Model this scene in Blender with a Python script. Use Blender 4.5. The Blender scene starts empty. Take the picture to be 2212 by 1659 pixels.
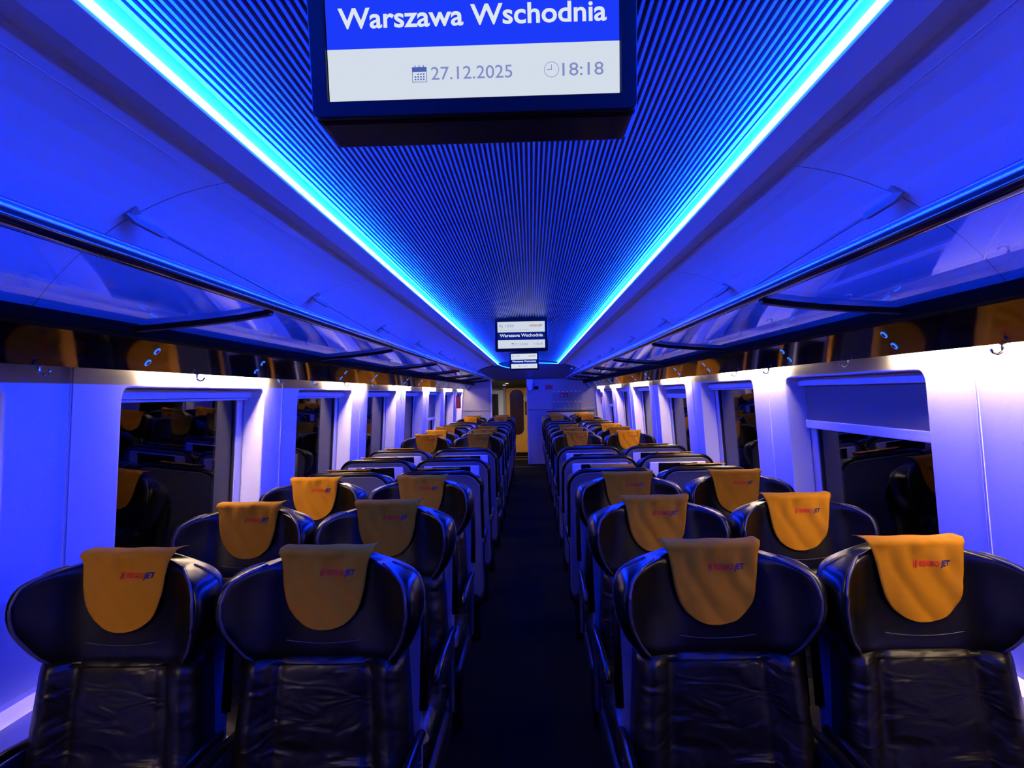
import bpy, bmesh, math, random
from mathutils import Vector, Matrix
random.seed(7)
PI = math.pi
sc = bpy.context.scene
col = sc.collection
EYE = 1.50
ZR = EYE            # heights below written relative to the eye use ZR + r
def sm(a, b, t):
    t = max(0.0, min(1.0, (t - a) / (b - a))); return t * t * (3 - 2 * t)
def interp(tab, t):
    if t <= tab[0][0]: return tab[0][1]
    for (a, va), (b, vb) in zip(tab, tab[1:]):
        if t <= b:
            k = (t - a) / (b - a); return va + (vb - va) * k
    return tab[-1][1]

# ------------------------------------------------------------ materials
def mat(name, base=(.5, .5, .5), rough=.5, metal=0., spec=.5, emit=None, es=1., coat=0., bump=None, vary=None):
    m = bpy.data.materials.new(name); m.use_nodes = True
    nt = m.node_tree; b = nt.nodes['Principled BSDF']
    b.inputs['Base Color'].default_value = (*base, 1)
    b.inputs['Roughness'].default_value = rough
    b.inputs['Metallic'].default_value = metal
    b.inputs['Specular IOR Level'].default_value = spec
    b.inputs['Coat Weight'].default_value = coat
    if emit:
        b.inputs['Emission Color'].default_value = (*emit, 1)
        b.inputs['Emission Strength'].default_value = es
    if bump or vary:
        tc = nt.nodes.new('ShaderNodeTexCoord')
    if vary:
        sc_, amt = vary
        n = nt.nodes.new('ShaderNodeTexNoise'); n.inputs['Scale'].default_value = sc_; n.inputs['Detail'].default_value = 4
        nt.links.new(tc.outputs['Object'], n.inputs['Vector'])
        mr = nt.nodes.new('ShaderNodeMapRange'); mr.inputs['To Min'].default_value = 1 - amt; mr.inputs['To Max'].default_value = 1 + amt
        nt.links.new(n.outputs['Fac'], mr.inputs['Value'])
        mx = nt.nodes.new('ShaderNodeVectorMath'); mx.operation = 'SCALE'
        mx.inputs[0].default_value = base
        nt.links.new(mr.outputs['Result'], mx.inputs['Scale'])
        nt.links.new(mx.outputs['Vector'], b.inputs['Base Color'])
    if bump:
        prev = None
        for (kind, s, st, dist) in bump:
            if kind == 'noise':
                n = nt.nodes.new('ShaderNodeTexNoise'); n.inputs['Scale'].default_value = s; n.inputs['Detail'].default_value = 3
                nt.links.new(tc.outputs['Object'], n.inputs['Vector']); out = n.outputs['Fac']
            elif kind == 'stretch':
                mp = nt.nodes.new('ShaderNodeMapping'); mp.inputs['Scale'].default_value = (1, 1, 2.6); mp.inputs['Rotation'].default_value = (0, .5, 0)
                nt.links.new(tc.outputs['Object'], mp.inputs['Vector'])
                n = nt.nodes.new('ShaderNodeTexNoise'); n.inputs['Scale'].default_value = s; n.inputs['Detail'].default_value = 2; n.inputs['Distortion'].default_value = .8
                nt.links.new(mp.outputs['Vector'], n.inputs['Vector']); out = n.outputs['Fac']
            else:
                n = nt.nodes.new('ShaderNodeTexVoronoi'); n.inputs['Scale'].default_value = s
                nt.links.new(tc.outputs['Object'], n.inputs['Vector']); out = n.outputs['Distance']
            bp = nt.nodes.new('ShaderNodeBump'); bp.inputs['Strength'].default_value = st; bp.inputs['Distance'].default_value = dist
            nt.links.new(out, bp.inputs['Height'])
            if prev: nt.links.new(prev.outputs['Normal'], bp.inputs['Normal'])
            prev = bp
        nt.links.new(prev.outputs['Normal'], b.inputs['Normal'])
    return m
def glassmat(name, tint, ior=1.5, rough=.0, tr=1.):
    m = bpy.data.materials.new(name); m.use_nodes = True
    nt = m.node_tree; nt.nodes.clear()
    o = nt.nodes.new('ShaderNodeOutputMaterial'); mx = nt.nodes.new('ShaderNodeMixShader')
    t = nt.nodes.new('ShaderNodeBsdfTransparent'); t.inputs['Color'].default_value = (*tint, 1)
    g = nt.nodes.new('ShaderNodeBsdfGlossy'); g.inputs['Roughness'].default_value = rough
    f = nt.nodes.new('ShaderNodeFresnel')
    ge = nt.nodes.new('ShaderNodeNewGeometry'); mi = nt.nodes.new('ShaderNodeMix'); mi.data_type = 'FLOAT'   # thin pane: both faces reflect alike
    mi.inputs['A'].default_value = ior; mi.inputs['B'].default_value = 1 / ior
    nt.links.new(ge.outputs['Backfacing'], mi.inputs['Factor']); nt.links.new(mi.outputs['Result'], f.inputs['IOR'])
    nt.links.new(f.outputs[0], mx.inputs[0]); nt.links.new(t.outputs[0], mx.inputs[1]); nt.links.new(g.outputs[0], mx.inputs[2])
    nt.links.new(mx.outputs[0], o.inputs[0])
    return m
def emitmat(name, c, s):
    m = bpy.data.materials.new(name); m.use_nodes = True
    nt = m.node_tree; nt.nodes.clear()
    o = nt.nodes.new('ShaderNodeOutputMaterial'); e = nt.nodes.new('ShaderNodeEmission')
    e.inputs['Color'].default_value = (*c, 1); e.inputs['Strength'].default_value = s
    nt.links.new(e.outputs[0], o.inputs[0]); return m

M = {}
M['panel'] = mat('wall_panel', (.66, .66, .66), .45, spec=.3, bump=[('noise', 600, .05, .0005)])
M['ceil'] = mat('ceiling_panel', (.86, .86, .88), .38, spec=.35)
M['rib'] = mat('ribbed_ceiling', (.26, .27, .30), .35, spec=.5)
M['ledge'] = mat('heater_ledge', (.85, .82, .82), .4)
M['floor'] = mat('dark_carpet', (.004, .003, .0008), .95, spec=.03, bump=[('noise', 500, .5, .003)], vary=(8, .3))
M['led'] = emitmat('blue_led', (.0026, .0185, 1.0), 540)
M['ledtop'] = emitmat('blue_led_upper', (.0015, .060, 1.0), 1250)
M['ledend'] = emitmat('blue_led_end', (.008, .10, 1.0), 12)
M['warm'] = emitmat('warm_tube', (1.0, .72, .46), 180)
M['rail'] = mat('black_gloss_rail', (.008, .008, .012), .12, spec=.7)
M['alu'] = mat('anodised_trim', (.50, .52, .58), .24, metal=.9)
M['matt'] = mat('matt_black', (.003, .003, .002), .8, spec=.05)
M['dalu'] = mat('dark_metal', (.06, .06, .07), .3, metal=.8)
M['black'] = mat('black_plastic', (.0035, .003, .0008), .5, spec=.15)
M['gloss'] = mat('black_mirror_panel', (.005, .004, .004), .05, spec=.55)
M['leather'] = mat('black_leather', (.0022, .0018, .0008), .29, spec=.21, bump=[('voronoi', 900, .12, .0006), ('noise', 14, .25, .006)])
M['leather2'] = mat('creased_leather', (.0035, .0026, .0008), .36, spec=.22, bump=[('voronoi', 900, .12, .0006), ('stretch', 7, .45, .03)])
M['stitch'] = mat('stitch_seam', (.02, .02, .024), .5)
M['cloth'] = mat('yellow_cloth', (.34, .134, .0024), .9, spec=.08, bump=[('noise', 900, .3, .0006)], vary=(60, .06))
M['red'] = mat('red_print', (.45, .012, .012), .8, spec=.1)
M['navy'] = mat('navy_print', (.012, .010, .07), .8, spec=.1)
M['shell'] = mat('grey_shell', (.085, .085, .10), .42, spec=.5)
M['bezel'] = mat('light_bezel', (.62, .62, .66), .4)
M['screenoff'] = mat('dark_screen', (.004, .004, .005), .06, spec=.8, coat=.5)
M['chrome'] = mat('chrome', (.7, .7, .72), .18, metal=1.)
M['frame'] = mat('window_frame', (.55, .54, .56), .4)
M['gasket'] = mat('rubber_gasket', (.01, .01, .01), .6)
M['blind'] = mat('blind_fabric', (.12, .115, .11), .85, bump=[('noise', 400, .2, .001)])
M['blindbar'] = mat('blind_bar', (.70, .70, .74), .35)
M['glass'] = glassmat('rack_glass', (.95, .97, .99), 1.46)
M['wglass'] = glassmat('window_glass', (.55, .58, .60), 1.4)
M['pet'] = glassmat('bottle_plastic', (.80, .86, .95), 1.5, .08)
M['yellow'] = mat('yellow_door_paint', (.85, .38, .012), .45)
M['brown'] = mat('brown_door_glass', (.05, .022, .012), .12, spec=.6)
M['white'] = mat('white_paint', (.75, .74, .70), .5)
M['grey'] = mat('grey_post', (.35, .36, .38), .5)
M['redp'] = mat('red_paint', (.50, .012, .02), .35)
M['green'] = mat('green_print', (.03, .30, .12), .6)
M['ring'] = emitmat('lamp_ring', (.02, .12, 1.0), 2.2)
M['spot'] = emitmat('spot_lamp', (1.0, .93, .82), 6)
M['partition'] = mat('partition_panel', (.26, .25, .26), .35)
M['lintel'] = mat('glossy_lintel', (.10, .10, .14), .15, spec=.8)

# ------------------------------------------------------------ mesh helpers
def mesh(name, verts, faces, m=None, parent=None, smooth=False, mats=None, fm=None):
    me = bpy.data.meshes.new(name); me.from_pydata([tuple(v) for v in verts], [], faces); me.update()
    for x in (mats or [m]): me.materials.append(x)
    if fm:
        for p, i in zip(me.polygons, fm): p.material_index = i
    if smooth:
        for p in me.polygons: p.use_smooth = True
    bm = bmesh.new(); bm.from_mesh(me); bmesh.ops.recalc_face_normals(bm, faces=bm.faces); bm.to_mesh(me); bm.free()
    o = bpy.data.objects.new(name, me); col.objects.link(o)
    if parent: o.parent = parent
    return o
class MB:
    def __init__(s): s.v = []; s.f = []
    def add(s, vs, fs):
        b = len(s.v); s.v += [tuple(v) for v in vs]; s.f += [tuple(i + b for i in f) for f in fs]; return s
    def box(s, a, b, bev=0., fn=None):
        x0, y0, z0 = a; x1, y1, z1 = b
        if bev <= 0:
            vs = [(x0, y0, z0), (x1, y0, z0), (x1, y1, z0), (x0, y1, z0), (x0, y0, z1), (x1, y0, z1), (x1, y1, z1), (x0, y1, z1)]
            fs = [(0, 3, 2, 1), (4, 5, 6, 7), (0, 1, 5, 4), (1, 2, 6, 5), (2, 3, 7, 6), (3, 0, 4, 7)]
        else:
            bm = bmesh.new(); bmesh.ops.create_cube(bm, size=1)
            for v in bm.verts: v.co = Vector(((x0 + x1) / 2 + v.co.x * (x1 - x0), (y0 + y1) / 2 + v.co.y * (y1 - y0), (z0 + z1) / 2 + v.co.z * (z1 - z0)))
            bmesh.ops.bevel(bm, geom=list(bm.edges), offset=bev, segments=3, profile=.5, affect='EDGES')
            vs = [v.co.copy() for v in bm.verts]; fs = [[v.index for v in f.verts] for f in bm.faces]
            bm.verts.index_update(); fs = [[v.index for v in f.verts] for f in bm.faces]; bm.free()
        if fn: vs = [fn(Vector(v)) for v in vs]
        return s.add(vs, fs)
    def tube(s, pts, r, n=8, cap=True):
        pts = [Vector(p) for p in pts]; rs = r if isinstance(r, (list, tuple)) else [r] * len(pts)
        vs = []; up = Vector((0, 0, 1))
        for i, p in enumerate(pts):
            t = (pts[min(i + 1, len(pts) - 1)] - pts[max(i - 1, 0)]).normalized()
            a = t.cross(up if abs(t.z) < .95 else Vector((1, 0, 0))).normalized(); c = t.cross(a)
            for k in range(n):
                an = 2 * PI * k / n; vs.append(p + (a * math.cos(an) + c * math.sin(an)) * rs[i])
        fs = []
        for i in range(len(pts) - 1):
            for k in range(n):
                fs.append((i * n + k, i * n + (k + 1) % n, (i + 1) * n + (k + 1) % n, (i + 1) * n + k))
        if cap: fs.append(tuple(range(n))[::-1]); fs.append(tuple((len(pts) - 1) * n + k for k in range(n)))
        return s.add(vs, fs)
    def extr(s, prof, y0, y1, closed=True):
        n = len(prof); vs = [(x, y0, z) for x, z in prof] + [(x, y1, z) for x, z in prof]
        fs = [(i, (i + 1) % n, (i + 1) % n + n, i + n) for i in range(n if closed else n - 1)]
        if closed: fs += [tuple(range(n)), tuple(range(n, 2 * n))[::-1]]
        return s.add(vs, fs)
    def lathe(s, prof, c=(0, 0, 0), n=16, axis='z'):
        vs = []
        for r, h in prof:
            for k in range(n):
                a = 2 * PI * k / n
                p = (r * math.cos(a), r * math.sin(a), h) if axis == 'z' else (r * math.cos(a), h, r * math.sin(a))
                vs.append((c[0] + p[0], c[1] + p[1], c[2] + p[2]))
        fs = [(i * n + k, i * n + (k + 1) % n, (i + 1) * n + (k + 1) % n, (i + 1) * n + k) for i in range(len(prof) - 1) for k in range(n)]
        fs += [tuple(range(n))[::-1], tuple((len(prof) - 1) * n + k for k in range(n))]
        return s.add(vs, fs)
    def obj(s, name, m, parent=None, smooth=False, auto=None):
        o = mesh(name, s.v, s.f, m, parent, smooth)
        if auto:
            for p in o.data.polygons: p.use_smooth = True
            bm = bmesh.new(); bm.from_mesh(o.data)
            for e in bm.edges:
                if len(e.link_faces) == 2 and e.calc_face_angle(0) > math.radians(auto): e.smooth = False
            bm.to_mesh(o.data); bm.free()
        return o
def bake(o):
    dg = bpy.context.evaluated_depsgraph_get(); dg.update()
    me = bpy.data.meshes.new_from_object(o.evaluated_get(dg)); me.name = o.name
    o.modifiers.clear(); o.data = me; return o
def subsurf(o, n=1):
    md = o.modifiers.new('s', 'SUBSURF'); md.levels = n; md.render_levels = n
    for p in o.data.polygons: p.use_smooth = True
    return bake(o)
def empty(name, label, cat, loc=(0, 0, 0), rz=0, group=None):
    o = bpy.data.objects.new(name, None); col.objects.link(o); o.location = loc; o.rotation_euler = (0, 0, rz)
    o.empty_display_size = .1
    return tag(o, label, cat, group)
def tag(o, label, cat, group=None):
    o['label'] = label; o['category'] = cat
    if group: o['group'] = group
    return o
def struct(o, label=None, cat=None):
    o['kind'] = 'structure'
    if label: o['label'] = label
    if cat: o['category'] = cat
    return o
def copy_tree(o, parent=None):
    c = o.copy(); col.objects.link(c); c.parent = parent
    for ch in list(o.children): copy_tree(ch, c)
    return c
def text_geo(body, x0, x1, z0, h=None, bold=0., shear=0.):
    """flat text mesh in x,z between x0..x1, baseline z0, cap height h"""
    cu = bpy.data.curves.new('t', 'FONT'); cu.body = body; cu.offset = bold; cu.shear = shear; cu.resolution_u = 4
    o = bpy.data.objects.new('t', cu); col.objects.link(o)
    dg = bpy.context.evaluated_depsgraph_get(); dg.update()
    me = bpy.data.meshes.new_from_object(o.evaluated_get(dg))
    vs = [v.co.copy() for v in me.vertices]; fs = [tuple(p.vertices) for p in me.polygons]
    bpy.data.objects.remove(o); bpy.data.meshes.remove(me)
    ax = min(v.x for v in vs); bx = max(v.x for v in vs); cap = .729
    sx = (x1 - x0) / (bx - ax); sz = (h / cap) if h else sx
    return [(x0 + (v.x - ax) * sx, v.y * sz + z0) for v in vs], fs
def curve_plate(name, outer, holes, thick, bev=0.):
    """filled plate with holes; returns verts (a,b,c) and faces, c from 0 to thick"""
    cu = bpy.data.curves.new('p', 'CURVE'); cu.dimensions = '2D'; cu.fill_mode = 'BOTH'; cu.extrude = thick / 2 - bev
    cu.bevel_depth = bev; cu.bevel_resolution = 2; cu.offset = -bev
    for loop in [outer] + holes:
        sp = cu.splines.new('POLY'); sp.points.add(len(loop) - 1); sp.use_cyclic_u = True
        for p, (a, b) in zip(sp.points, loop): p.co = (a, b, 0, 1)
    o = bpy.data.objects.new('p', cu); col.objects.link(o)
    dg = bpy.context.evaluated_depsgraph_get(); dg.update()
    me = bpy.data.meshes.new_from_object(o.evaluated_get(dg))
    vs = [(v.co.x, v.co.y, v.co.z + thick / 2) for v in me.vertices]; fs = [tuple(p.vertices) for p in me.polygons]
    bpy.data.objects.remove(o); bpy.data.meshes.remove(me)
    return vs, fs
def rrect(a0, a1, b0, b1, r, n=6):
    pts = []
    for cx, cy, s in ((a1 - r, b1 - r, 0), (a0 + r, b1 - r, PI / 2), (a0 + r, b0 + r, PI), (a1 - r, b0 + r, 1.5 * PI)):
        for k in range(n + 1):
            t = s + PI / 2 * k / n; pts.append((cx + r * math.cos(t), cy + r * math.sin(t)))
    return pts

YB, YE = -.95, 15.72
# ------------------------------------------------------------ floor, walls
struct(MB().box((-1.6, YB, -.1), (1.6, 19.4, 0)).obj('floor', M['floor']))
def xw(z): return 1.385 + (1.55 - z) * .06
def P(side, Y, z, d): return Vector((side * (xw(z) + d), Y, z))
WIN = [(2.56 + 1.96 * k, 2.56 + 1.96 * k + 1.38) for k in range(-1, 7)]
WIN[-1] = (14.32, 15.45)
WZ0, WZ1 = .78, 1.55
SEAMS = [2.27 + 1.96 * k for k in range(-1, 8)]
for side, nm in ((-1, 'left'), (1, 'right')):
    holes = [rrect(a, b, WZ0, WZ1, .045)[::-1] for a, b in WIN]
    vs, fs = curve_plate('w', [(YB, .66), (YE, .66), (YE, 1.72), (YB, 1.72)], holes, .11, .008)
    w = mesh('wall_' + nm, [P(side, a, b, c) for a, b, c in vs], fs, M['panel'])
    struct(w)
    s = MB()
    for y in SEAMS:
        for dy in (-.006, .006):
            s.box((0, y + dy - .0016, .66), (0, y + dy + .0016, 1.60), 0, None) if 0 else s.add(
                [P(side, y + dy - .002, .66, .001), P(side, y + dy + .002, .66, .001), P(side, y + dy + .002, 1.62, .001), P(side, y + dy - .002, 1.62, .001),
                 P(side, y + dy - .002, .66, -.0025), P(side, y + dy + .002, .66, -.0025), P(side, y + dy + .002, 1.62, -.0025), P(side, y + dy - .002, 1.62, -.0025)],
                [(0, 1, 2, 3), (4, 5, 6, 7), (0, 1, 5, 4), (1, 2, 6, 5), (2, 3, 7, 6), (3, 0, 4, 7)])
    s.obj('joint_strip', M['grey'] if side < 0 else M['panel'], w)
    pr = [(side * x, z) for x, z in ((1.55, .0), (1.37, .0), (1.372, .615), (1.378, .637), (1.395, .645), (1.44, .648), (1.44, .67), (1.55, .67))]
    struct(MB().extr(pr, YB, YE).obj('baseboard_' + nm, M['ledge'], auto=40))

blind_z = {('left', 5): 1.12, ('right', 1): 1.29, ('right', 3): 1.425, ('right', 6): 1.235}
n = 0
for side, nm in ((-1, 'left'), (1, 'right')):
    for k, (a, b) in enumerate(WIN):
        n += 1
        vs, fs = curve_plate('f', rrect(a - .02, b + .02, WZ0 - .02, WZ1 + .02, .03), [rrect(a + .075, b - .075, WZ0 + .03, WZ1 - .03, .05)[::-1]], .03, .004)
        fr = mesh('window_%d' % n, [P(side, p, q, .112 + c) for p, q, c in vs], fs, M['frame']); struct(fr)
        vs, fs = curve_plate('g', rrect(a + .070, b - .070, WZ0 + .025, WZ1 - .025, .055), [rrect(a + .085, b - .085, WZ0 + .04, WZ1 - .04, .045)[::-1]], .012, 0)
        mesh('gasket', [P(side, p, q, .118 + c) for p, q, c in vs], fs, M['gasket'], fr)
        g = MB(); g.box((0, a + .07, WZ0 + .02), (.006, b - .07, WZ1 - .02), 0, lambda v: P(side, v.y, v.z, .127 + v.x)); g.obj('window_glass', M['wglass'], fr)
        # roller blind
        zb = blind_z.get((nm, k), None)
        c = MB(); c.box((0, a + .01, 1.508), (.045, b - .01, 1.548), .006, lambda v: P(side, v.y, v.z, .062 + v.x))
        bl = c.obj('blind_cassette', M['blindbar'], fr)
        bz = zb if zb else 1.496
        if zb:
            f_ = MB(); f_.box((0, a + .035, bz + .03), (.002, b - .035, 1.515), 0, lambda v: P(side, v.y, v.z, .085 + v.x)); f_.obj('blind_fabric', M['blind'], bl)
        h = .042 if zb else .012
        f_ = MB(); f_.box((0, a + .03, bz), (.018, b - .03, bz + h), .004, lambda v: P(side, v.y, v.z, .077 + v.x)); f_.obj('blind_bar', M['blindbar'], bl)

# ------------------------------------------------------------ ceiling
def arch(x): return ZR + .628 + .060 * (1 - (x / .6) ** 2)
bm = MB(); ribs = []
NR = 84; p_ = 1.192 / NR
pts = []
for i in range(NR):
    x0 = -.596 + i * p_
    for fx, dz in ((0, 0), (.52, 0), (.56, -.0125), (.96, -.0125)):
        x = x0 + fx * p_; pts.append((x, arch(x) + dz * (1 - .62 * sm(.42, .58, abs(x)))))
cuts = [YB, .1, 2.86, 3.73, 6.0, 8.6, 11.2, 13.6, 15.0]
V = []; F = []; FM = []
def addp(vs, fs, mi):
    b0 = len(V); V.extend(vs); F.extend([tuple(i + b0 for i in f) for f in fs]); FM.extend([mi] * len(fs))
for a, b in zip(cuts, cuts[1:]):
    t = MB().extr(pts, a + .002, b - .002, closed=False); addp(t.v, t.f, 1)
t = MB().extr([(-.61, ZR + .70), (.61, ZR + .70)], YB, 15.0, closed=False); addp(t.v, t.f, 1)
side_prof = [(.596, .640), (.604, .640), (.604, .588), (.608, .5845), (.640, .580), (.676, .5745), (.679, .5755), (.735, .586), (.742, .583), (.746, .574), (.756, .572), (.80, .564), (.86, .549), (.92, .528),
             (.98, .502), (1.04, .469), (1.10, .428), (1.16, .380), (1.22, .322), (1.27, .262), (1.31, .20), (1.345, .15), (1.40, .13)]
scut = [YB, .28, 1.93, 3.58, 5.22, 6.85, 8.5, 10.1, 11.75, 13.4, 15.0]
for s in (-1, 1):
    for a, b in zip(scut, scut[1:]):
        t = MB().extr([(s * x, ZR + z) for x, z in side_prof[9:]], a + .0015, b - .0015, closed=False); addp(t.v, t.f, 0)
    t = MB().extr([(s * x, ZR + z) for x, z in side_prof[:10]], YB, 15.0, closed=False); addp(t.v, t.f, 0)
ce = mesh('ceiling', V, F, mats=[M['ceil'], M['rib']], fm=FM)
struct(ce)
# seam lips along the hinged side panels
for s in (-1, 1):
    t = MB()
    for a, b in zip(scut, scut[1:]):
        t.extr([(s * .776, ZR + .5685), (s * .778, ZR + .5675), (s * .781, ZR + .5675)], a + .01, b - .01)
    t.obj('panel_seam', M['ceil'], ce)
# LED strips
for s, nm in ((-1, 'left'), (1, 'right')):
    t = MB().extr([(s * .6035, ZR + .589), (s * .5995, ZR + .5885), (s * .5960, ZR + .600), (s * .6035, ZR + .604)], YB, 15.0)
    o = t.obj('led_strip', M['led']); o.data.materials.append(M['ledtop']); o.data.polygons[2].material_index = 1;
    tag(o, 'long glowing blue LED strip along the %s edge of the ribbed ceiling' % nm, 'light', 'blue ceiling light strips')
def arcpts(a, b, c, n=10):
    return [tuple((1 - t) ** 2 * a[i] + 2 * t * (1 - t) * b[i] + t * t * c[i] for i in range(3)) for t in [k / n for k in range(n + 1)]]
t = MB().tube(arcpts((-.60, 14.99, ZR + .592), (-.48, 14.95, ZR + .53), (-.25, 14.94, ZR + .505)), .008, 6)
tag(t.obj('led_strip', M['ledend']), 'curved blue light strip at the far end, left of the farthest monitor', 'light', 'blue ceiling light strips')
t = MB().tube(arcpts((.60, 14.99, ZR + .590), (.45, 14.94, ZR + .60), (.20, 14.92, ZR + .607)), .008, 6)
tag(t.obj('led_strip', M['ledend']), 'curved blue light strip at the far end, right of the farthest monitor', 'light', 'blue ceiling light strips')

# ------------------------------------------------------------ service panels under racks
warm = {'left': [(-.1, 1.15), (2.70, 3.95), (5.10, 6.35), (7.45, 8.75), (9.75, 11.05), (12.1, 13.35), (14.4, 15.5)],
        'right': [(.6, 2.74), (3.88, 5.25), (6.2, 7.6), (8.5, 9.95), (11.1, 12.5), (13.6, 14.95)]}
RINGS = [.9, 2.40, 3.36, 4.88, 5.85, 7.35, 8.3, 9.8, 10.75, 12.2, 13.2, 14.6]
HOOKS = [1.0, 1.91, 2.83, 3.76, 4.35, 5.1, 6.0, 6.9, 7.8, 8.7, 9.6, 10.5, 11.4, 12.3, 13.2, 14.1, 15.0]
fa, fb = Vector((1.15, 0, .198)), Vector((1.235, 0, .100))
fdir = (fb - fa).normalized(); fn_ = Vector((fdir.z, 0, -fdir.x))  # faces inward/down
fn_ = fn_ if fn_.z < 0 else -fn_
for side, nm in ((-1, 'left'), (1, 'right')):
    root = empty('service_panel', 'glossy black panel under the %s luggage rack with reading lamps and hooks' % nm, 'panel', (side * 1.25, 0, ZR + .2), 0, 'black panels under the racks')
    off = Vector((side * 1.25, 0, ZR + .2))
    def W(x, y, z): return Vector((side * x, y, ZR + z)) - off
    cutsP = [YB] + [2.05 + 1.96 * k for k in range(-1, 7)] + [15.6]
    for a, b in zip(cutsP, cutsP[1:]):
        t = MB().extr([(side * x - off.x, ZR + z - off.z) for x, z in ((1.15, .198), (1.235, .100), (1.241, .102), (1.246, .118), (1.326, .118), (1.328, .1082), (1.333, .1082), (1.335, .137), (1.378, .137), (1.378, .205), (1.165, .213), (1.15, .207))], a + .001, b - .001)  # unseen inner lip added beside the tube to cut warm light towards the aisle
        t.obj('gloss_panel', M['gloss'], root)
    t = MB().extr([(side * x - off.x, ZR + z - off.z) for x, z in ((1.136, .197), (1.156, .190), (1.167, .213), (1.167, .237), (1.156, .237), (1.151, .222), (1.136, .219))], YB, 15.6)
    t.obj('edge_profile', M['matt'], root, auto=40)
    for a, b in warm[nm]:
        MB().box((side * 1.345 - off.x, a, .126 + ZR - off.z), (side * 1.367 - off.x, b, .1365 + ZR - off.z)).obj('light_tube', M['warm'], root)
    for y in RINGS:
        for q in (.35, .72):
            c = fa + (fb - fa) * q + fn_ * .0015
            t = MB(); R = .0105; pts_ = []
            for k in range(17):
                an = 2 * PI * k / 16
                d = fdir * (math.cos(an) * R); pp = c + d
                pts_.append(W(pp.x, y + math.sin(an) * R, pp.z))
            t.tube(pts_, .0024, 6, cap=False)
            rg = t.obj('reading_light', M['ring'], root, True)
            t = MB(); vs = []
            for dd in (.003, -.003):
                for k in range(16):
                    an = 2 * PI * k / 16; pp = c + fdir * (math.cos(an) * .008) + fn_ * dd
                    vs.append(W(pp.x, y + math.sin(an) * .008, pp.z))
            t.add(vs, [tuple(range(16)), tuple(range(16, 32))[::-1]] + [(k, (k + 1) % 16, 16 + (k + 1) % 16, 16 + k) for k in range(16)])
            t.obj('lens', M['screenoff'], rg)
    for y in HOOKS:
        t = MB()
        t.tube([W(1.244, y, .122), W(1.244, y, .088), W(1.241, y, .079), W(1.231, y, .074), W(1.220, y, .078), W(1.214, y, .087)], [.0042, .0042, .004, .0035, .0032, .004], 8)
        t.lathe([(.008, 0), (.008, .004)], tuple(W(1.244, y, .098)), 12)
        t.obj('coat_hook', M['chrome'], root, True)

# ------------------------------------------------------------ luggage racks
RIBY = [.24, 2.20, 4.16, 6.12, 8.08, 10.04, 12.0, 13.96]
gp = [(.728, .271), (.76, .2655), (.82, .2565), (.90, .248), (.98, .241), (1.06, .235), (1.158, .2285)]
for side, nm in ((-1, 'left'), (1, 'right')):
    root = empty('luggage_rack', 'glass luggage rack with a black front rail along the %s side' % nm, 'luggage rack', (side * .95, 0, ZR + .24), 0, 'overhead luggage racks')
    ox, oz = side * .95, ZR + .24
    def Q(x, z): return (side * x - ox, ZR + z - oz)
    t = MB().extr([Q(*p) for p in ((.703, .283), (.700, .274), (.703, .266), (.711, .261), (.724, .260), (.735, .264), (.738, .274), (.733, .283))], YB, 15.3)
    t.obj('front_rail', M['rail'], root, auto=60)
    t = MB().extr([Q(*p) for p in ((.7035, .2833), (.733, .2833), (.736, .289), (.730, .297), (.717, .3005), (.706, .299), (.7015, .292))], YB, 15.3)
    t.obj('rail_trim', M['alu'], root, auto=60)
    edges = [YB] + RIBY + [15.3]
    for a, b in zip(edges, edges[1:]):
        t = MB(); up = [Q(x, z + .003) for x, z in gp]; lo = [Q(x, z - .003) for x, z in gp][::-1]
        t.extr(up + lo, a + .003, b - .003); t.obj('glass_shelf', M['glass'], root, auto=30)
    for y in RIBY:
        t = MB(); up = [Q(x, z - .004) for x, z in gp]; lo = [Q(x, z - .020) for x, z in gp][::-1]
        t.extr(up + lo, y - .017, y + .017); t.obj('support_rib', M['black'], root, auto=30)
    # stays from the ceiling panel down to the rail
    for y in [.27, 1.90, 3.55, 5.20, 6.83, 8.48, 10.08, 11.72, 13.38]:
        A = Vector((1.00, y, .488)); B = Vector((.735, y + .95, .290))
        A_ = Vector((side * A.x - ox, A.y, ZR + A.z - oz)); B_ = Vector((side * B.x - ox, B.y, ZR + B.z - oz))
        t = MB(); t.tube([A_, B_], .0042, 6); st = t.obj('stay_rod', M['grey'], root, True)
        t = MB(); dv = (B_ - A_).normalized()
        t.tube([A_ + Vector((0, 0, .012)), A_ + dv * .03, A_ + dv * .13, A_ + dv * .145], [.017, .0125, .0115, .006], 6)
        t.add([A_ + Vector((-.035, -.012, .018)), A_ + Vector((.035, -.012, .006 + .012 * -side)), A_ + Vector((.03, .022, .006)), A_ + Vector((-.03, .022, .012)), A_ + Vector((0, 0, -.006))],
              [(0, 1, 2, 3), (0, 1, 4), (1, 2, 4), (2, 3, 4), (3, 0, 4)])
        t.obj('stay_bracket', M['grey'], st)

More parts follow.
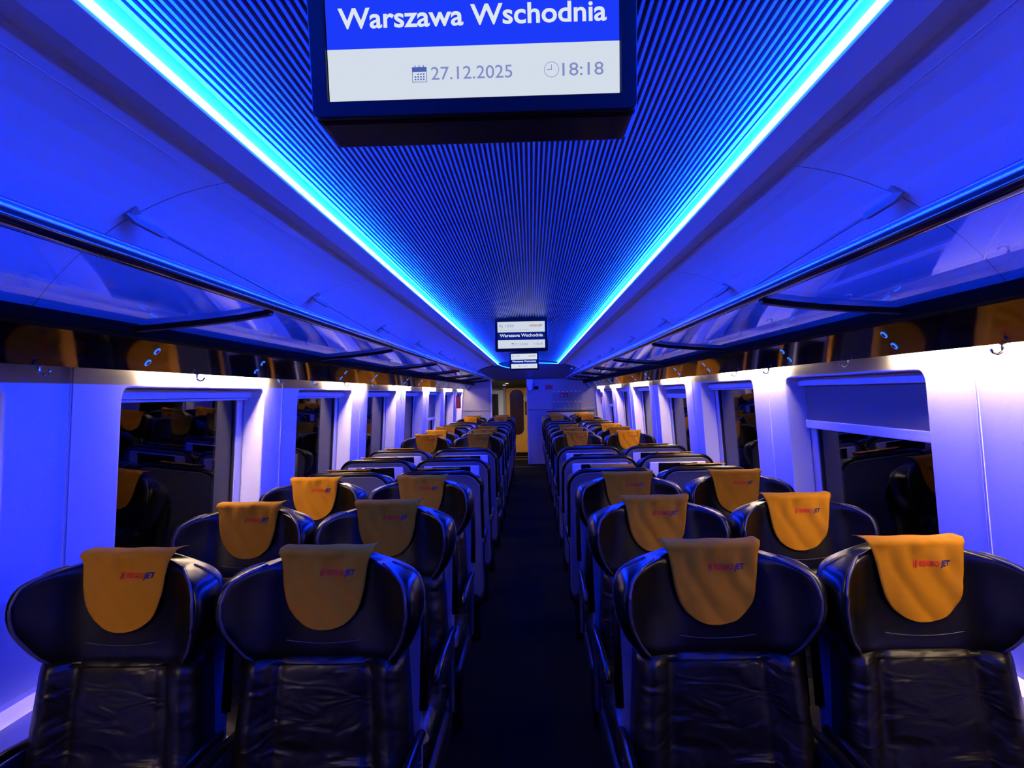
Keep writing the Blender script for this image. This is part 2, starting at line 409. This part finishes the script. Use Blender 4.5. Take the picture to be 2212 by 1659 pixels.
# ------------------------------------------------------------ seats
def lean(z): return (z - .42) * .18
HR_W = [(0, .190), (.08, .205), (.2, .232), (.36, .254), (.52, .264), (.68, .262), (.80, .249), (.89, .224), (.95, .192), (1.0, .150)]
HR_K = [(0, .35), (.2, .7), (.4, 1.15), (.62, 1.35), (.8, 1.2), (.92, .8), (1.0, .3)]
HR_T = [(0, .75), (.1, .95), (.3, 1), (.85, 1), (.94, .85), (1.0, .55)]
loopx = [(0, 0), (.28, .0), (.50, -.010), (.66, -.034), (.80, -.070), (.895, -.094), (.965, -.088), (1.0, -.055), (1.0, -.005), (.955, .045), (.82, .078), (.50, .095), (0, .100)]
def hr_loop(t, z):
    w = interp(HR_W, t); k = interp(HR_K, t); th = interp(HR_T, t)
    r = []
    for fx, y in loopx:
        yy = (y * k if y < 0 else y)
        yy = .045 + (yy - .045) * th if t > .9 or t < .1 else yy
        zz = z - (.022 * sm(.45, 1., fx) if t > .8 else 0) * (t - .8) * 5
        r.append((fx * w, yy, zz))
    L = r + [(-x, y, z_) for x, y, z_ in r[-2:0:-1]]
    return L
def make_seat(dz=0., module=False, flap=False, wob=0.):
    Z0, Z1 = .812 + dz, 1.086 + dz
    root = bpy.data.objects.new('train_seat', None); col.objects.link(root); root.empty_display_size = .1
    # headrest
    ts = [0, .06, .14, .26, .4, .54, .68, .8, .88, .94, .98, 1.0]
    vs = []; fs = []; n = None
    for t in ts:
        L = hr_loop(t, Z0 + (Z1 - Z0) * t); n = len(L)
        vs += [(x, y + lean(z), z) for x, y, z in L]
    for i in range(len(ts) - 1):
        for k in range(n): fs.append((i * n + k, i * n + (k + 1) % n, (i + 1) * n + (k + 1) % n, (i + 1) * n + k))
    # caps as quad strips front-back
    for base in (0, (len(ts) - 1) * n):
        h = n // 2
        for k in range(h):
            a, b, c, d = base + k, base + k + 1, base + (n - k - 1) % n, base + (n - k) % n
            f = tuple(dict.fromkeys((a, b, c, d)))
            if len(f) >= 3: fs.append(f)
    hr = subsurf(mesh('headrest', vs, fs, M['leather'], root, True), 2)
    # piping along wing edges (front seam and side seam)
    t_ = MB()
    for s in (-1, 1):
        for idx, rr in ((5, .0022), (8, .002)):
            pl = []
            for j in range(25):
                t = .04 + .93 * j / 24
                L = hr_loop(t, Z0 + (Z1 - Z0) * t); x, y, z = L[idx]
                sh = .955
                cx_, cy_ = 0, .02
                pl.append((s * x * .985, cy_ + (y - cy_) * .965 + lean(z), z))
            t_.tube(pl, rr + .0022, 6)
    # lower horizontal seam
    t_.tube([(x / 100, -.004 - .09 * max(0, abs(x / 100) - .13) / .1 + lean(Z0 + .055), Z0 + .050 + .9 * (x / 100) ** 2) for x in range(-13, 14, 2)], [.0004] + [.0013] * 12 + [.0004], 6)
    t_.obj('piping', M['stitch'], hr, True)
    # cloth
    def clothy(x, d):
        z = Z1 + .010 - d
        k = interp(HR_K, (z - Z0) / (Z1 - Z0)); w = interp(HR_W, max(.3, (z - Z0) / (Z1 - Z0) - .1))
        base = interp([(0, 0), (.28, 0), (.50, -.010), (.66, -.034)], abs(x) / .262) * k
        if d < .03: base = base * d / .03
        fold = .0065 * math.sin(x * 95 + 2.2 * math.sin(d * 30) + wob) * math.exp(-d / .07) + .0055 * math.sin(x * 40 - d * 26 + wob * 2)
        return base - .0085 + lean(z) - abs(fold) - .003
    Wt = [(0, .127), (.02, .116), (.05, .111), (.09, .106), (.125, .099), (.15, .089), (.17, .074), (.185, .054), (.195, .032), (.200, .004)]
    path = []
    if flap: path += [('b', .045), ('b', .03), ('b', .012)]
    path += [('t', .050), ('t', .042)] if (dz and not flap) else [('t', .078), ('t', .055)]
    path += [('t', .03), ('t', .006)]
    path += [('f', d) for d in (.004, .012, .025, .04, .055, .07, .085, .10, .115, .13, .145, .158, .168, .177, .185, .191, .196, .199)]
    NU = 24; vs = []
    for kind, d in path:
        for i in range(NU + 1):
            u = i / NU * 2 - 1
            if kind == 'f':
                x = u * interp(Wt, d); vs.append((x, clothy(x, d), Z1 + .010 - d))
            elif kind == 't':
                x = u * .127; zz = Z1 + (.007 if (dz and not flap) else .012) + .001 * math.sin(x * 60 + wob) + .003 * sm(.8, 1., abs(u)); 
                if d > .07: zz -= .004
                vs.append((x, d + lean(Z1) - .006, zz))
            else:
                x = u * .122; vs.append((x, .104 + lean(Z1), Z1 + .008 - d))
    fs = [(r * (NU + 1) + i, r * (NU + 1) + i + 1, (r + 1) * (NU + 1) + i + 1, (r + 1) * (NU + 1) + i) for r in range(len(path) - 1) for i in range(NU)]
    cl = mesh('headrest_cloth', vs, fs, M['cloth'], root, True)
    cl['label'] = 'yellow cloth with red and blue lettering'
    md = cl.modifiers.new('s', 'SOLIDIFY'); md.thickness = .0018; md.offset = 0
    bake(cl); 
    for p in cl.data.polygons: p.use_smooth = True
    zb = Z1 + .010 - .062
    def lay(g2, name, m):
        vv, ff = g2
        # subdivide not needed: letters are tiny
        mesh(name, [(x, clothy(x, Z1 + .010 - (zb + (z))) - .0022, zb + z) for x, z in vv], ff, m, cl)
    lx = -.012
    v2, f2 = text_geo('REGIO', lx + .015, lx + .062, 0, .0135, bold=.03)
    for k in range(2):
        b0 = len(v2); x0 = lx + .006 * k
        v2 += [(x0 - .003, -.003), (x0 + .0003, -.003), (x0 + .004, .0145), (x0 + .0007, .0145)]; f2 = f2 + [(b0, b0 + 1, b0 + 2, b0 + 3)]
    lay((v2, f2), 'red_lettering', M['red'])
    lay(text_geo('JET', lx + .0625, lx + .092, 0, .0145, bold=.03, shear=.25), 'blue_lettering', M['navy'])
    # backrest cushion
    zt, zbm = Z0 + .015, .40
    NX, NZ = 28, 26; vs = []
    for j in range(NZ + 1):
        z = zbm + (zt - zbm) * j / NZ
        w = interp([(0, .232), (.5, .222), (1, .206)], j / NZ)
        for i in range(NX + 1):
            s = i / NX * 2 - 1; x = s * w
            y = -.010 - .035 * sm(.55, .80, abs(s)) + .03 * sm(.86, 1., abs(s))
            y += .016 * math.exp(-((abs(s) - .585) / .022) ** 2)
            y += .014 * math.exp(-((z - .605) / .008) ** 2) * (1 - sm(.52, .6, abs(s)))
            y += .010 * math.exp(-((z - zt) / .012) ** 2)
            # soft creases pulled towards the seams
            y += .0035 * math.sin(38 * z + 9 * s + wob) * math.exp(-((abs(s) - .7) / .2) ** 2) + .003 * math.sin(26 * (z + s * .12) + wob) * math.exp(-((z - .56) / .06) ** 2)
            vs.append((x, y + lean(z), z))
    fs = [(j * (NX + 1) + i, j * (NX + 1) + i + 1, (j + 1) * (NX + 1) + i + 1, (j + 1) * (NX + 1) + i) for j in range(NZ) for i in range(NX)]
    nb = len(vs)
    for j in range(NZ + 1):
        z = zbm + (zt - zbm) * j / NZ; w = interp([(0, .232), (.5, .222), (1, .206)], j / NZ) 
        vs += [(-w, .09 + lean(z), z), (w, .09 + lean(z), z)]
    for j in range(NZ):
        a = j * (NX + 1); c = (j + 1) * (NX + 1)
        fs += [(a, c, nb + 2 * j + 2, nb + 2 * j), (a + NX, nb + 2 * j + 1, nb + 2 * j + 3, c + NX), (nb + 2 * j, nb + 2 * j + 2, nb + 2 * j + 3, nb + 2 * j + 1)]
    fs += [tuple(range(NX + 1)) + (nb + 1, nb), tuple(NZ * (NX + 1) + i for i in range(NX + 1)) + (nb + 2 * NZ + 1, nb + 2 * NZ)]
    mesh('backrest', vs, fs, M['leather2'], root, True)
    # rear shell
    top_, rad, hw = (Z1 - .020, .095, .250) if dz else (Z1 - .075, .13, .243)
    out = rrect(-hw, hw, .26, top_, rad, 8)
    vs, fs = curve_plate('s', out, [], .030, .008)
    vs = [(a, .098 + c + lean(b) + .012 * (a / .262) ** 2 * -1, b) for a, b, c in vs]
    t_ = mesh('back_shell', vs, fs, M['shell'], root)
    # perimeter bumper of leather behind the headrest
    t2 = MB()
    pl = [(a, .112 + lean(b) - .012 * (a / .262) ** 2, b) for a, b in rrect(-hw + .001, hw - .001, .26, top_ + .008, rad, 8)]
    pl = [p for p in pl if p[2] > .66]
    pl = sorted([p for p in pl if p[0] > 0], key=lambda p: (p[2], -p[0])) + sorted([p for p in pl if p[0] <= 0], key=lambda p: (-p[2], -p[0]))
    pl = [(pl[0][0], .112 + lean(.66) - .012, .66)] + pl + [(pl[-1][0], .112 + lean(.66) - .012, .66)]
    t2.tube(pl, .0145, 8); t2.obj('shell_bumper', M['leather'], root, True)
    if module:
        zt = Z1 - .050
        def bk(v): return Vector((v.x, v.y + .128 + lean(v.z), v.z))
        mo = MB().box((-.190, -.02, zt - .215), (.190, .018, zt), .005, bk).obj('monitor_housing', M['bezel'], root, auto=40)
        MB().box((-.132, .0, zt - .205), (.132, .0205, zt - .0035), .004, bk).obj('seat_monitor', M['screenoff'], mo, auto=40)
        MB().box((-.20, -.01, .55), (.20, .022, .78), .010, bk).obj('tray_table', M['shell'], root, auto=40)
    # seat cushion
    sc_ = MB().box((-.228, -.46, .33), (.228, .03, .46), .05).obj('seat_cushion', M['leather2'], root, auto=50)
    MB().box((-.235, -.40, .24), (.235, .10, .335), .02).obj('seat_base', M['black'], root, auto=40)
    for sx in (-.19, .19):
        MB().box((sx - .025, -.24, 0), (sx + .025, -.04, .245), .01).obj('leg', M['black'], root, auto=40)
    for s in (-1, 1):
        a = MB()
        a.tube([(s * .245, .07 + lean(.62), .615), (s * .245, -.02, .625), (s * .245, -.20, .628), (s * .245, -.34, .622), (s * .245, -.385, .600)], [.011, .0125, .013, .0125, .009], 10)
        am = a.obj('armrest', M['leather'], root, True)
        a = MB(); a.box((s * .245 - .007, -.37, .560), (s * .245 + .007, .06, .606), .006)
        a.tube([(s * .245, .03, .575), (s * .245, .02, .46), (s * .245, -.01, .35)], .011, 8)
        a.obj('arm_support', M['dalu'], am, auto=50)
    return root

face = make_seat(wob=.6)
away = make_seat(dz=-.026, module=True)
away_plain = make_seat(dz=-.026)
away_flap = make_seat(dz=-.026, flap=True)
ROWF = {1: 1.95, 2: 2.81, 3: 3.67, 7: 7.60, 8: 8.46, 9: 9.32, 13: 13.15, 14: 13.95, 15: 14.75}
ROWA = {4: 4.25, 5: 5.10, 6: 5.96, 10: 9.95, 11: 10.81, 12: 11.67}
ORD = ['', 'nearest', 'second', 'third', 'fourth', 'fifth', 'sixth', 'seventh', 'eighth', 'ninth', 'tenth', 'eleventh', 'twelfth', 'thirteenth', 'fourteenth', 'fifteenth']
used = set()
cols = [(-1.038, 'left window'), (-.508, 'left aisle'), (.508, 'right aisle'), (1.038, 'right window')]
for r in range(1, 16):
    for x, cn in cols:
        if r == 15 and x < 0: continue
        fac = r in ROWF
        if fac: src = face
        elif r in (4, 10): src = away_flap if (r == 4 and cn == 'right aisle') else away_plain
        else: src = away
        if src.name in used: o = copy_tree(src)
        else: o = src; used.add(src.name)
        jx = random.uniform(-.004, .004); jr = math.radians(random.uniform(-.8, .8))
        rowtxt = '%s row' % ORD[r]
        if fac:
            o.location = (x + jx, ROWF[r] - lean(1.09) + .015, 0); o.rotation_euler = (0, 0, jr)
            tag(o, 'black leather seat facing us with yellow cloth, %s side, %s' % (cn, rowtxt), 'seat', 'leather seats facing the camera')
        else:
            o.location = (x + jx, ROWA[r] + .128 + lean(1.05), 0); o.rotation_euler = (0, 0, PI + jr)
            what = 'grey-backed seat seen from behind' + (', screen in its back' if src is away else ', no screen')
            if src is away_flap: what = 'grey-backed seat seen from behind, yellow cloth flopped over its top'
            tag(o, '%s, %s side, %s' % (what, cn, rowtxt), 'seat', 'leather seats seen from behind')

# ------------------------------------------------------------ monitors
def blue_screen(k): return emitmat('screen_blue', (.012, .045, 1.0), k)
def make_monitor(Y, x, kb, kw, label, low=0., top=.026):
    root = empty('ceiling_monitor', label, 'monitor', (x, Y, ZR + .70), 0, 'monitors hanging from the ceiling')
    tilt = math.radians(8)
    sw = .42; sh = .236; zb = -.272 - low          # bottom of the screen below the mount
    def T(px, pz, d=0.):                      # point on the tilted screen plane; px from left edge, pz from bottom edge
        return Vector((px - sw / 2, -pz * math.sin(tilt) - d, zb + pz * math.cos(tilt)))
    hs = MB()
    prof = [(-.0, -.297), (.0, 0.0), (.0, .0), (.0, 0)]
    a = T(0, -.026).yz; b = T(0, sh + top + .004).yz
    W2 = .236
    hs.add([(-W2, a[0], a[1]), (W2, a[0], a[1]), (W2, b[0], b[1]), (-W2, b[0], b[1]),
            (-W2, .13, a[1] + .002), (W2, .13, a[1] + .002), (W2, .15, b[1]), (-W2, .15, b[1])],
           [(0, 1, 2, 3), (4, 5, 6, 7), (0, 1, 5, 4), (1, 2, 6, 5), (2, 3, 7, 6), (3, 0, 4, 7)])
    h = hs.obj('monitor_housing', M['black'], root)
    md = h.modifiers.new('b', 'BEVEL'); md.width = .012; md.segments = 3; bake(h)
    MB().box((-.14, .03, -.03), (.14, .12, .012)).obj('ceiling_mount', M['black'], root)
    # bezel
    vs, fs = curve_plate('b', rrect(-.024, sw + .024, -.024, sh + top, .012), [rrect(-.001, sw + .001, -.001, sh + .001, .003)[::-1]], .012, .002)
    mesh('bezel', [T(p, q, c) for p, q, c in vs], fs, M['black'], root)
    mw = emitmat('screen_white', (.80, .88, 1.0), kw); mb = blue_screen(kb)
    s = MB()
    def quad(x0, x1, z0, z1): return [T(x0, z0, .003), T(x1, z0, .003), T(x1, z1, .003), T(x0, z1, .003)]
    bands = [(0, .0735, 0), (.0735, .143, 1), (.143, sh, 0)]
    vs = []; fs = []; fm = []
    for i, (z0, z1, k) in enumerate(bands):
        vs += quad(0, sw, z0, z1); fs.append(tuple(range(4 * i, 4 * i + 4))); fm.append(k)
    me = mesh('screen', vs, fs, mats=[mw, mb], fm=fm, parent=root)
    me['label'] = 'lit screen with train destination, date and time'
    mt = emitmat('screen_text', (.10, .16, .60), .9 * kw); mwt = emitmat('screen_text_white', (.85, .93, 1.0), kw * 1.05)
    mrd = emitmat('screen_text_red', (.8, .05, .08), kw * .8); mth = emitmat('screen_text_grey', (.30, .36, .75), kw * .9)
    def put(name, g, m, d=.0042): return mesh(name, [T(px, pz, d) for px, pz in g[0]], g[1], m, me)
    put('destination_text', text_geo('Warszawa Wschodnia', .018, .402, .1015, .0285, bold=.020), mwt)
    put('date_text', text_geo('27.12.2025', .149, .266, .0275, .0185, bold=.004), mth)
    put('time_text', text_geo('18:18', .338, .397, .0275, .0185, bold=.004), mth)
    put('train_number_text', text_geo('RJ 1029', .016, .143, .187, .026, bold=-.002), mth)
    put('route_text', text_geo('Warszawa Wschodnia \u2014 Ostrava hl.n.', .016, .276, .160, .0085, bold=.0), mth)
    v, f = text_geo('REGIO', .300, .362, .192, .016, bold=.025)
    for k in range(2):
        b0 = len(v); x0 = .286 + .0065 * k; v += [(x0 - .003, .189), (x0, .189), (x0 + .004, .209), (x0 + .001, .209)]; f = f + [(b0, b0 + 1, b0 + 2, b0 + 3)]
    put('red_logo_text', (v, f), mrd)
    put('blue_logo_text', text_geo('JET', .362, .401, .192, .0165, bold=.025, shear=.2), mt)
    # calendar icon
    v = []; f = []
    def q(x0, x1, z0, z1):
        b0 = len(v); v.extend([(x0, z0), (x1, z0), (x1, z1), (x0, z1)]); f.append((b0, b0 + 1, b0 + 2, b0 + 3))
    X, Z = .1215, .0245; w = .0212
    q(X, X + w, Z + .0145, Z + .021); q(X, X + .0008, Z, Z + .015); q(X + w - .0008, X + w, Z, Z + .015); q(X, X + w, Z, Z + .0008)
    for i in range(3): q(X + .004 + i * .006, X + .0052 + i * .006, Z + .019, Z + .0235)
    for r_ in range(3):
        for c_ in range(4):
            if (r_ == 2 and c_ == 0): continue
            q(X + .0035 + c_ * .004, X + .0058 + c_ * .004, Z + .003 + r_ * .0036, Z + .005 + r_ * .0036)
    put('calendar_icon', (v, f), mt)
    v = []; f = []; N = 28; cx_, cz_ = .3225, .0365
    for k in range(N):
        an = 2 * PI * k / N; v += [(cx_ + .0108 * math.cos(an), cz_ + .0108 * math.sin(an)), (cx_ + .0100 * math.cos(an), cz_ + .0100 * math.sin(an))]
    f = [(2 * k, 2 * ((k + 1) % N), 2 * ((k + 1) % N) + 1, 2 * k + 1) for k in range(N)]
    def q2(x0, x1, z0, z1):
        b0 = len(v); v.extend([(x0, z0), (x1, z0), (x1, z1), (x0, z1)]); f.append((b0, b0 + 1, b0 + 2, b0 + 3))
    q2(cx_ - .0005, cx_ + .0005, cz_, cz_ + .007); q2(cx_ - .0065, cx_ + .0005, cz_ - .0005, cz_ + .0005)
    put('clock_icon', (v, f), mth)
    return root
make_monitor(1.068, -.028, .95, .82, 'large nearest ceiling monitor with its top cut off by the frame')
make_monitor(6.6, -.030, .22, .78, 'ceiling monitor in the middle of the coach, above the farthest one', .024, .048)
make_monitor(11.95, -.055, .30, .86, 'farthest and smallest ceiling monitor near the end door', .024, .048)

# ------------------------------------------------------------ far end
YP = 15.72
w = MB(); w.box((-1.6, YP, 0), (-.80, YP + .08, 2.3)); w.box((-.03, YP, 0), (1.6, YP + .08, 2.3)); w.box((-.80, YP, 1.80), (-.03, YP + .08, 2.3))
wf = struct(w.obj('wall_far', M['partition']))
MB().box((-1.45, 15.70, 1.155), (-.81, 15.72, 1.165)).obj('panel_joint', M['chrome'], wf)
MB().box((-.03, 15.70, 1.155), (1.45, 15.72, 1.165)).obj('panel_joint', M['chrome'], wf)
l = MB().extr([(-1.40, ZR + .575), (1.40, ZR + .575)], 0, 1, closed=False)
lv = [(-1.40, 15.0, ZR + .12), (-1.25, 15.0, ZR + .31), (-.98, 15.0, ZR + .50), (-.6, 15.0, ZR + .60), (0, 15.05, ZR + .66), (.6, 15.0, ZR + .60), (.98, 15.0, ZR + .50), (1.25, 15.0, ZR + .31), (1.40, 15.0, ZR + .12)]
l2 = [(x, YP, ZR + (.14 if abs(x) > 1.3 else .295)) for x, y, z in lv]
N = len(lv)
struct(mesh('trim_1', lv + l2 + [(x, YP, 2.28) for x, y, z in lv] + [(x, y, z + .08) for x, y, z in lv], [(i, i + 1, N + i + 1, N + i) for i in range(N - 1)], M['lintel'], smooth=True))
MB().box((-.815, YP - .02, 0), (-.79, YP + .10, 1.80)).obj('door_post', M['white'], wf)
MB().box((-.045, YP - .012, 0), (-.02, YP + .10, 1.80)).obj('door_post', M['grey'], wf)
# vestibule
struct(MB().box((-1.5, 18.9, 0), (.6, 19.0, 2.2)).obj('wall_vestibule', M['grey']))
struct(MB().add([(-1.2, YP + .08, ZR + .29), (.3, YP + .08, ZR + .29), (.3, 18.9, ZR + .155), (-1.2, 18.9, ZR + .155), (-1.2, YP + .08, ZR + .33), (.3, YP + .08, ZR + .33), (.3, 18.9, ZR + .33), (-1.2, 18.9, ZR + .33)],
                [(0, 1, 2, 3), (4, 5, 6, 7), (0, 1, 5, 4), (1, 2, 6, 5), (2, 3, 7, 6), (3, 0, 4, 7)]).obj('ceiling_vestibule', M['black']))
struct(MB().box((-1.3, YP + .08, 0), (-1.2, 18.9, 1.85)).obj('wall_vestibule_left', M['white']))
struct(MB().box((.3, YP + .08, 0), (.4, 18.9, 1.85)).obj('wall_vestibule_right', M['white']))
for x, y, lb in ((-.50, 16.9, 'round white spotlight in the vestibule ceiling, nearer and right one'), (-.58, 17.5, 'round white spotlight in the vestibule ceiling, farther and left one')):
    z = ZR + .29 - (y - YP - .08) * .135 / 3.1
    t = MB().lathe([(.05, 0), (.05, -.006), (.035, -.008)], (x, y, z), 16)
    sp = tag(t.obj('ceiling_spotlight', M['chrome'], None, True), lb, 'light', 'vestibule spotlights')
    MB().lathe([(.036, -.007), (.030, -.011)], (x, y, z), 16).obj('lamp_lens', M['spot'], sp)
L = bpy.data.lights.new('vestibule_light', 'AREA'); L.energy = 16; L.color = (1, .86, .66); L.size = .35
lo = bpy.data.objects.new('vestibule_light', L); col.objects.link(lo); lo.location = (-.54, 17.2, 1.68)
tag(lo, 'light cast by the vestibule spotlights', 'light')
# doors
def ystruct(name, x0, x1, z1, holes, m, y=18.86):
    vs, fs = curve_plate('d', [(x0, 0.005), (x1, .005), (x1, z1), (x0, z1)], holes, .035, .003)
    return mesh(name, [(a, y + c, b) for a, b, c in vs], fs, m)
door = struct(ystruct('door_1', -.595, -.045, 1.64, [rrect(-.487, -.158, .46, 1.585, .15, 10)[::-1]], M['yellow']))
vs, fs = curve_plate('g', rrect(-.497, -.148, .45, 1.595, .155, 10), [rrect(-.472, -.173, .475, 1.57, .14, 10)[::-1]], .02, .004)
mesh('window_gasket', [(a, 18.85 + c, b) for a, b, c in vs], fs, M['gasket'], door)
MB().box((-.487, 18.872, .46), (-.158, 18.878, 1.585)).obj('door_glass', M['brown'], door)
t = MB(); t.tube([(-.095, 18.86, 1.28), (-.095, 18.81, 1.26), (-.095, 18.81, .98), (-.095, 18.86, .96)], .014, 8); t.obj('door_handle', M['black'], door, True)
t = MB(); t.lathe([(.050, 0), (.050, .008)], (-.10, 18.850, 1.365), 20, 'y'); st = t.obj('round_sticker', M['white'], door)
MB().box((-.115, 18.846, 1.350), (-.085, 18.8495, 1.380)).obj('sticker_symbol', M['green'], st)
vd = struct(MB().box((-1.15, 18.80, 0), (-.66, 18.86, 1.60)).obj('door_2', M['white']))
MB().box((-1.08, 18.79, .35), (-.79, 18.799, 1.50), .0).obj('door_window', M['screenoff'], vd)
struct(MB().box((-.655, 18.80, 0), (-.605, 18.87, 1.66)).obj('trim_2', M['grey']))
struct(MB().box((-.80, 16.78, .0), (-.03, 16.86, .012)).obj('trim_3', M['chrome']))
struct(MB().box((-.80, 17.45, .0), (-.03, 17.53, .012)).obj('trim_4', M['chrome']))
struct(MB().box((-.80, 15.1, .0), (.30, 15.125, .006)).obj('trim_5', M['chrome']))
# items on the partition
t = empty('control_panel', 'small black control panel on the end wall, left of the plain red sign', 'control panel', (.16, YP, 1.61))
MB().box((-.085, -.012, -.05), (.085, 0, .06), .004).obj('panel_frame', M['partition'], t)
MB().box((-.055, -.018, -.03), (.045, -.012, .035)).obj('panel_display', M['screenoff'], t)
tag(MB().box((.35, YP - .006, 1.575), (.50, YP, 1.665)).obj('wall_sign', M['redp']), 'plain red rectangular sign high on the end wall', 'sign')
sg = empty('wall_sign', 'red sign with white extinguisher and arrow symbols above the water bottles', 'sign', (.745, YP, 1.445))
MB().box((-.085, -.006, -.045), (.085, 0, .045)).obj('sign_plate', M['redp'], sg)
t = MB(); t.box((-.055, -.009, -.030), (-.030, -.0065, .020)); t.box((-.049, -.009, .020), (-.036, -.0065, .032)); t.obj('extinguisher_symbol', M['white'], sg)
t = MB(); t.box((.030, -.009, -.010), (.038, -.0065, .032)); t.add([(.012, -.009, -.008), (.056, -.009, -.008), (.034, -.009, -.034), (.012, -.0065, -.008), (.056, -.0065, -.008), (.034, -.0065, -.034)], [(0, 1, 2), (3, 4, 5), (0, 1, 4, 3), (1, 2, 5, 4), (2, 0, 3, 5)]); t.obj('arrow_symbol', M['white'], sg)
# pale bag at partition corner
vs = []; R_ = 10
for j in range(9):
    z = 1.80 - .24 * j / 8; wv = .075 * (1 - .55 * (j / 8) ** 2)
    for i in range(R_):
        an = 2 * PI * i / R_; rr = 1 + .12 * math.sin(5 * an + j * 1.3)
        vs.append((.025 + math.cos(an) * wv * rr, YP - .045 + math.sin(an) * .035 * rr, z))
fs = [(j * R_ + i, j * R_ + (i + 1) % R_, (j + 1) * R_ + (i + 1) % R_, (j + 1) * R_ + i) for j in range(8) for i in range(R_)] + [tuple(range(R_)), tuple(8 * R_ + i for i in range(R_))]
tag(mesh('plastic_bag', vs, fs, M['white'], smooth=True), 'crumpled pale plastic bag hanging at the corner of the end wall by the doorway', 'bag')
# cabinet and bottles
cb = empty('luggage_cabinet', 'low dark cabinet behind the last seats, carrying water bottles', 'cabinet', (.85, 15.45, 0))
MB().box((-.48, -.14, 0), (.48, .22, 1.10), .01).obj('cabinet_body', M['partition'], cb)
MB().box((-.49, -.15, 1.10), (.49, .23, 1.118), .004).obj('cabinet_top', M['black'], cb)
def bottle():
    r = bpy.data.objects.new('water_bottle', None); col.objects.link(r)
    MB().lathe([(.028, 0), (.036, .008), (.037, .05), (.034, .06), (.037, .07), (.037, .14), (.034, .155), (.022, .178), (.0135, .190)], (0, 0, 0), 14).obj('bottle_body', M['pet'], r, True)
    MB().lathe([(.0155, .188), (.0155, .205)], (0, 0, 0), 12).obj('bottle_cap', M['white'], r)
    return r
b0 = bottle(); first = True
tiers = ['bottom tier', 'upper tier']; posn = ['leftmost', 'second from left', 'third from left', 'fourth from left', 'fifth from left', 'sixth from left', 'rightmost']
for tr in range(2):
    for i in range(7):
        o = b0 if first else copy_tree(b0); first = False
        o.location = (.52 + i * .088 + .01 * tr, 15.40 + .01 * (i % 2), 1.118 + .206 * tr)
        tag(o, 'clear water bottle on the end cabinet, %s, %s' % (tiers[tr], posn[i]), 'bottle', 'water bottles on the end cabinet')
for j in range(2):
    for i in range(3):
        o = copy_tree(b0); o.location = (.80 + i * .082, 13.55 + j * .085, 1.745 - .012 * i)
        o.rotation_euler = (0, 0, 0)
        tag(o, 'clear water bottle on the right luggage rack, %s row, %s' % (('front', 'back')[j], ('by the rail', 'middle', 'by the wall')[i]), 'bottle', 'water bottles on the right luggage rack')
# extinguisher on the left, dark holder on the right
fe = empty('fire_extinguisher', 'small red fire extinguisher on the far left wall between two windows', 'fire extinguisher', (-1.335, 14.02, 1.24))
MB().lathe([(.02, 0), (.044, .008), (.046, .05), (.046, .20), (.036, .235), (.016, .25)], (0, 0, 0), 18).obj('cylinder', M['redp'], fe, True)
t = MB(); t.lathe([(.013, .245), (.013, .275)], (0, 0, 0), 12); t.box((-.01, -.04, .272), (.01, .03, .282)); t.obj('valve', M['black'], fe)
MB().box((-.062, -.02, .02), (-.040, .02, .28)).obj('wall_bracket', M['chrome'], fe)
hh = empty('emergency_hammer', 'dark emergency hammer holder on the far right wall between two windows', 'hammer', (1.385, 14.02, 1.30))
MB().box((-.03, -.035, .10), (.004, .035, .19), .004).obj('holder', M['navy'], hh)
t = MB(); t.tube([(-.015, 0, .12), (-.015, 0, -.02)], .010, 8); t.tube([(-.015, -.03, .06), (-.015, .03, .06)], .010, 8); t.obj('hammer', M['redp'], hh, True)
for y, lb in ((8.12, 'nearer'), (8.26, 'farther')):
    s_ = MB().box((-.0, y - .018, 1.455), (.0, y + .018, 1.53))
    s_ = MB(); s_.box((0, y - .018, 1.455), (.0015, y + .018, 1.53), 0, lambda v: P(-1, v.y, v.z, v.x - .0022))
    tag(s_.obj('wall_sticker', M['green']), 'small green sticker on a left wall pillar, the %s of the pair' % lb, 'sticker', 'stickers on the left pillar')
struct(MB().box((-1.6, YB - .08, 0), (1.6, YB, 2.3)).obj('wall_back', M['black']))

# ------------------------------------------------------------ world, camera, view
wd = bpy.data.worlds.new('night'); sc.world = wd; wd.use_nodes = True
wd.node_tree.nodes['Background'].inputs['Color'].default_value = (.10, .12, .20, 1)
wd.node_tree.nodes['Background'].inputs['Strength'].default_value = .004
cam = bpy.data.cameras.new('camera'); co = bpy.data.objects.new('camera', cam); col.objects.link(co)
FPX = 1600.0; cam.sensor_fit = 'HORIZONTAL'; cam.sensor_width = 36; cam.lens = 36 * FPX / 2212; cam.clip_start = .02; cam.clip_end = 60
VPX, VPY = 1147.0, 849.5
roll = math.radians(1.23)
# +Y must project to (VPX,VPY); world up leans with the roll
d = Vector((VPX - 1106, -(VPY - 829.5), -FPX)).normalized()        # camera-space direction of world +Y
u = Vector((-math.sin(roll), math.cos(roll), 0)); u = (u - d * u.dot(d)).normalized()   # camera-space direction of world +Z
r = d.cross(u)                                                     # camera-space direction of world +X
R = Matrix((r, d, u))                                              # rows: camera->world
co.matrix_world = Matrix.Translation((.045, 0, EYE)) @ R.to_4x4()
sc.camera = co
sc.view_settings.view_transform = 'Standard'; sc.view_settings.look = 'None'; sc.view_settings.gamma = 1
sc.view_settings.use_curve_mapping = False; sc.view_settings.exposure = 0.0
sc.cycles.use_denoising = True; sc.cycles.max_bounces = 8; sc.cycles.diffuse_bounces = 3; sc.cycles.glossy_bounces = 4
sc.cycles.transparent_max_bounces = 12; sc.cycles.sample_clamp_indirect = 8; sc.cycles.use_light_tree = True
sc.cycles.caustics_reflective = False; sc.cycles.caustics_refractive = False
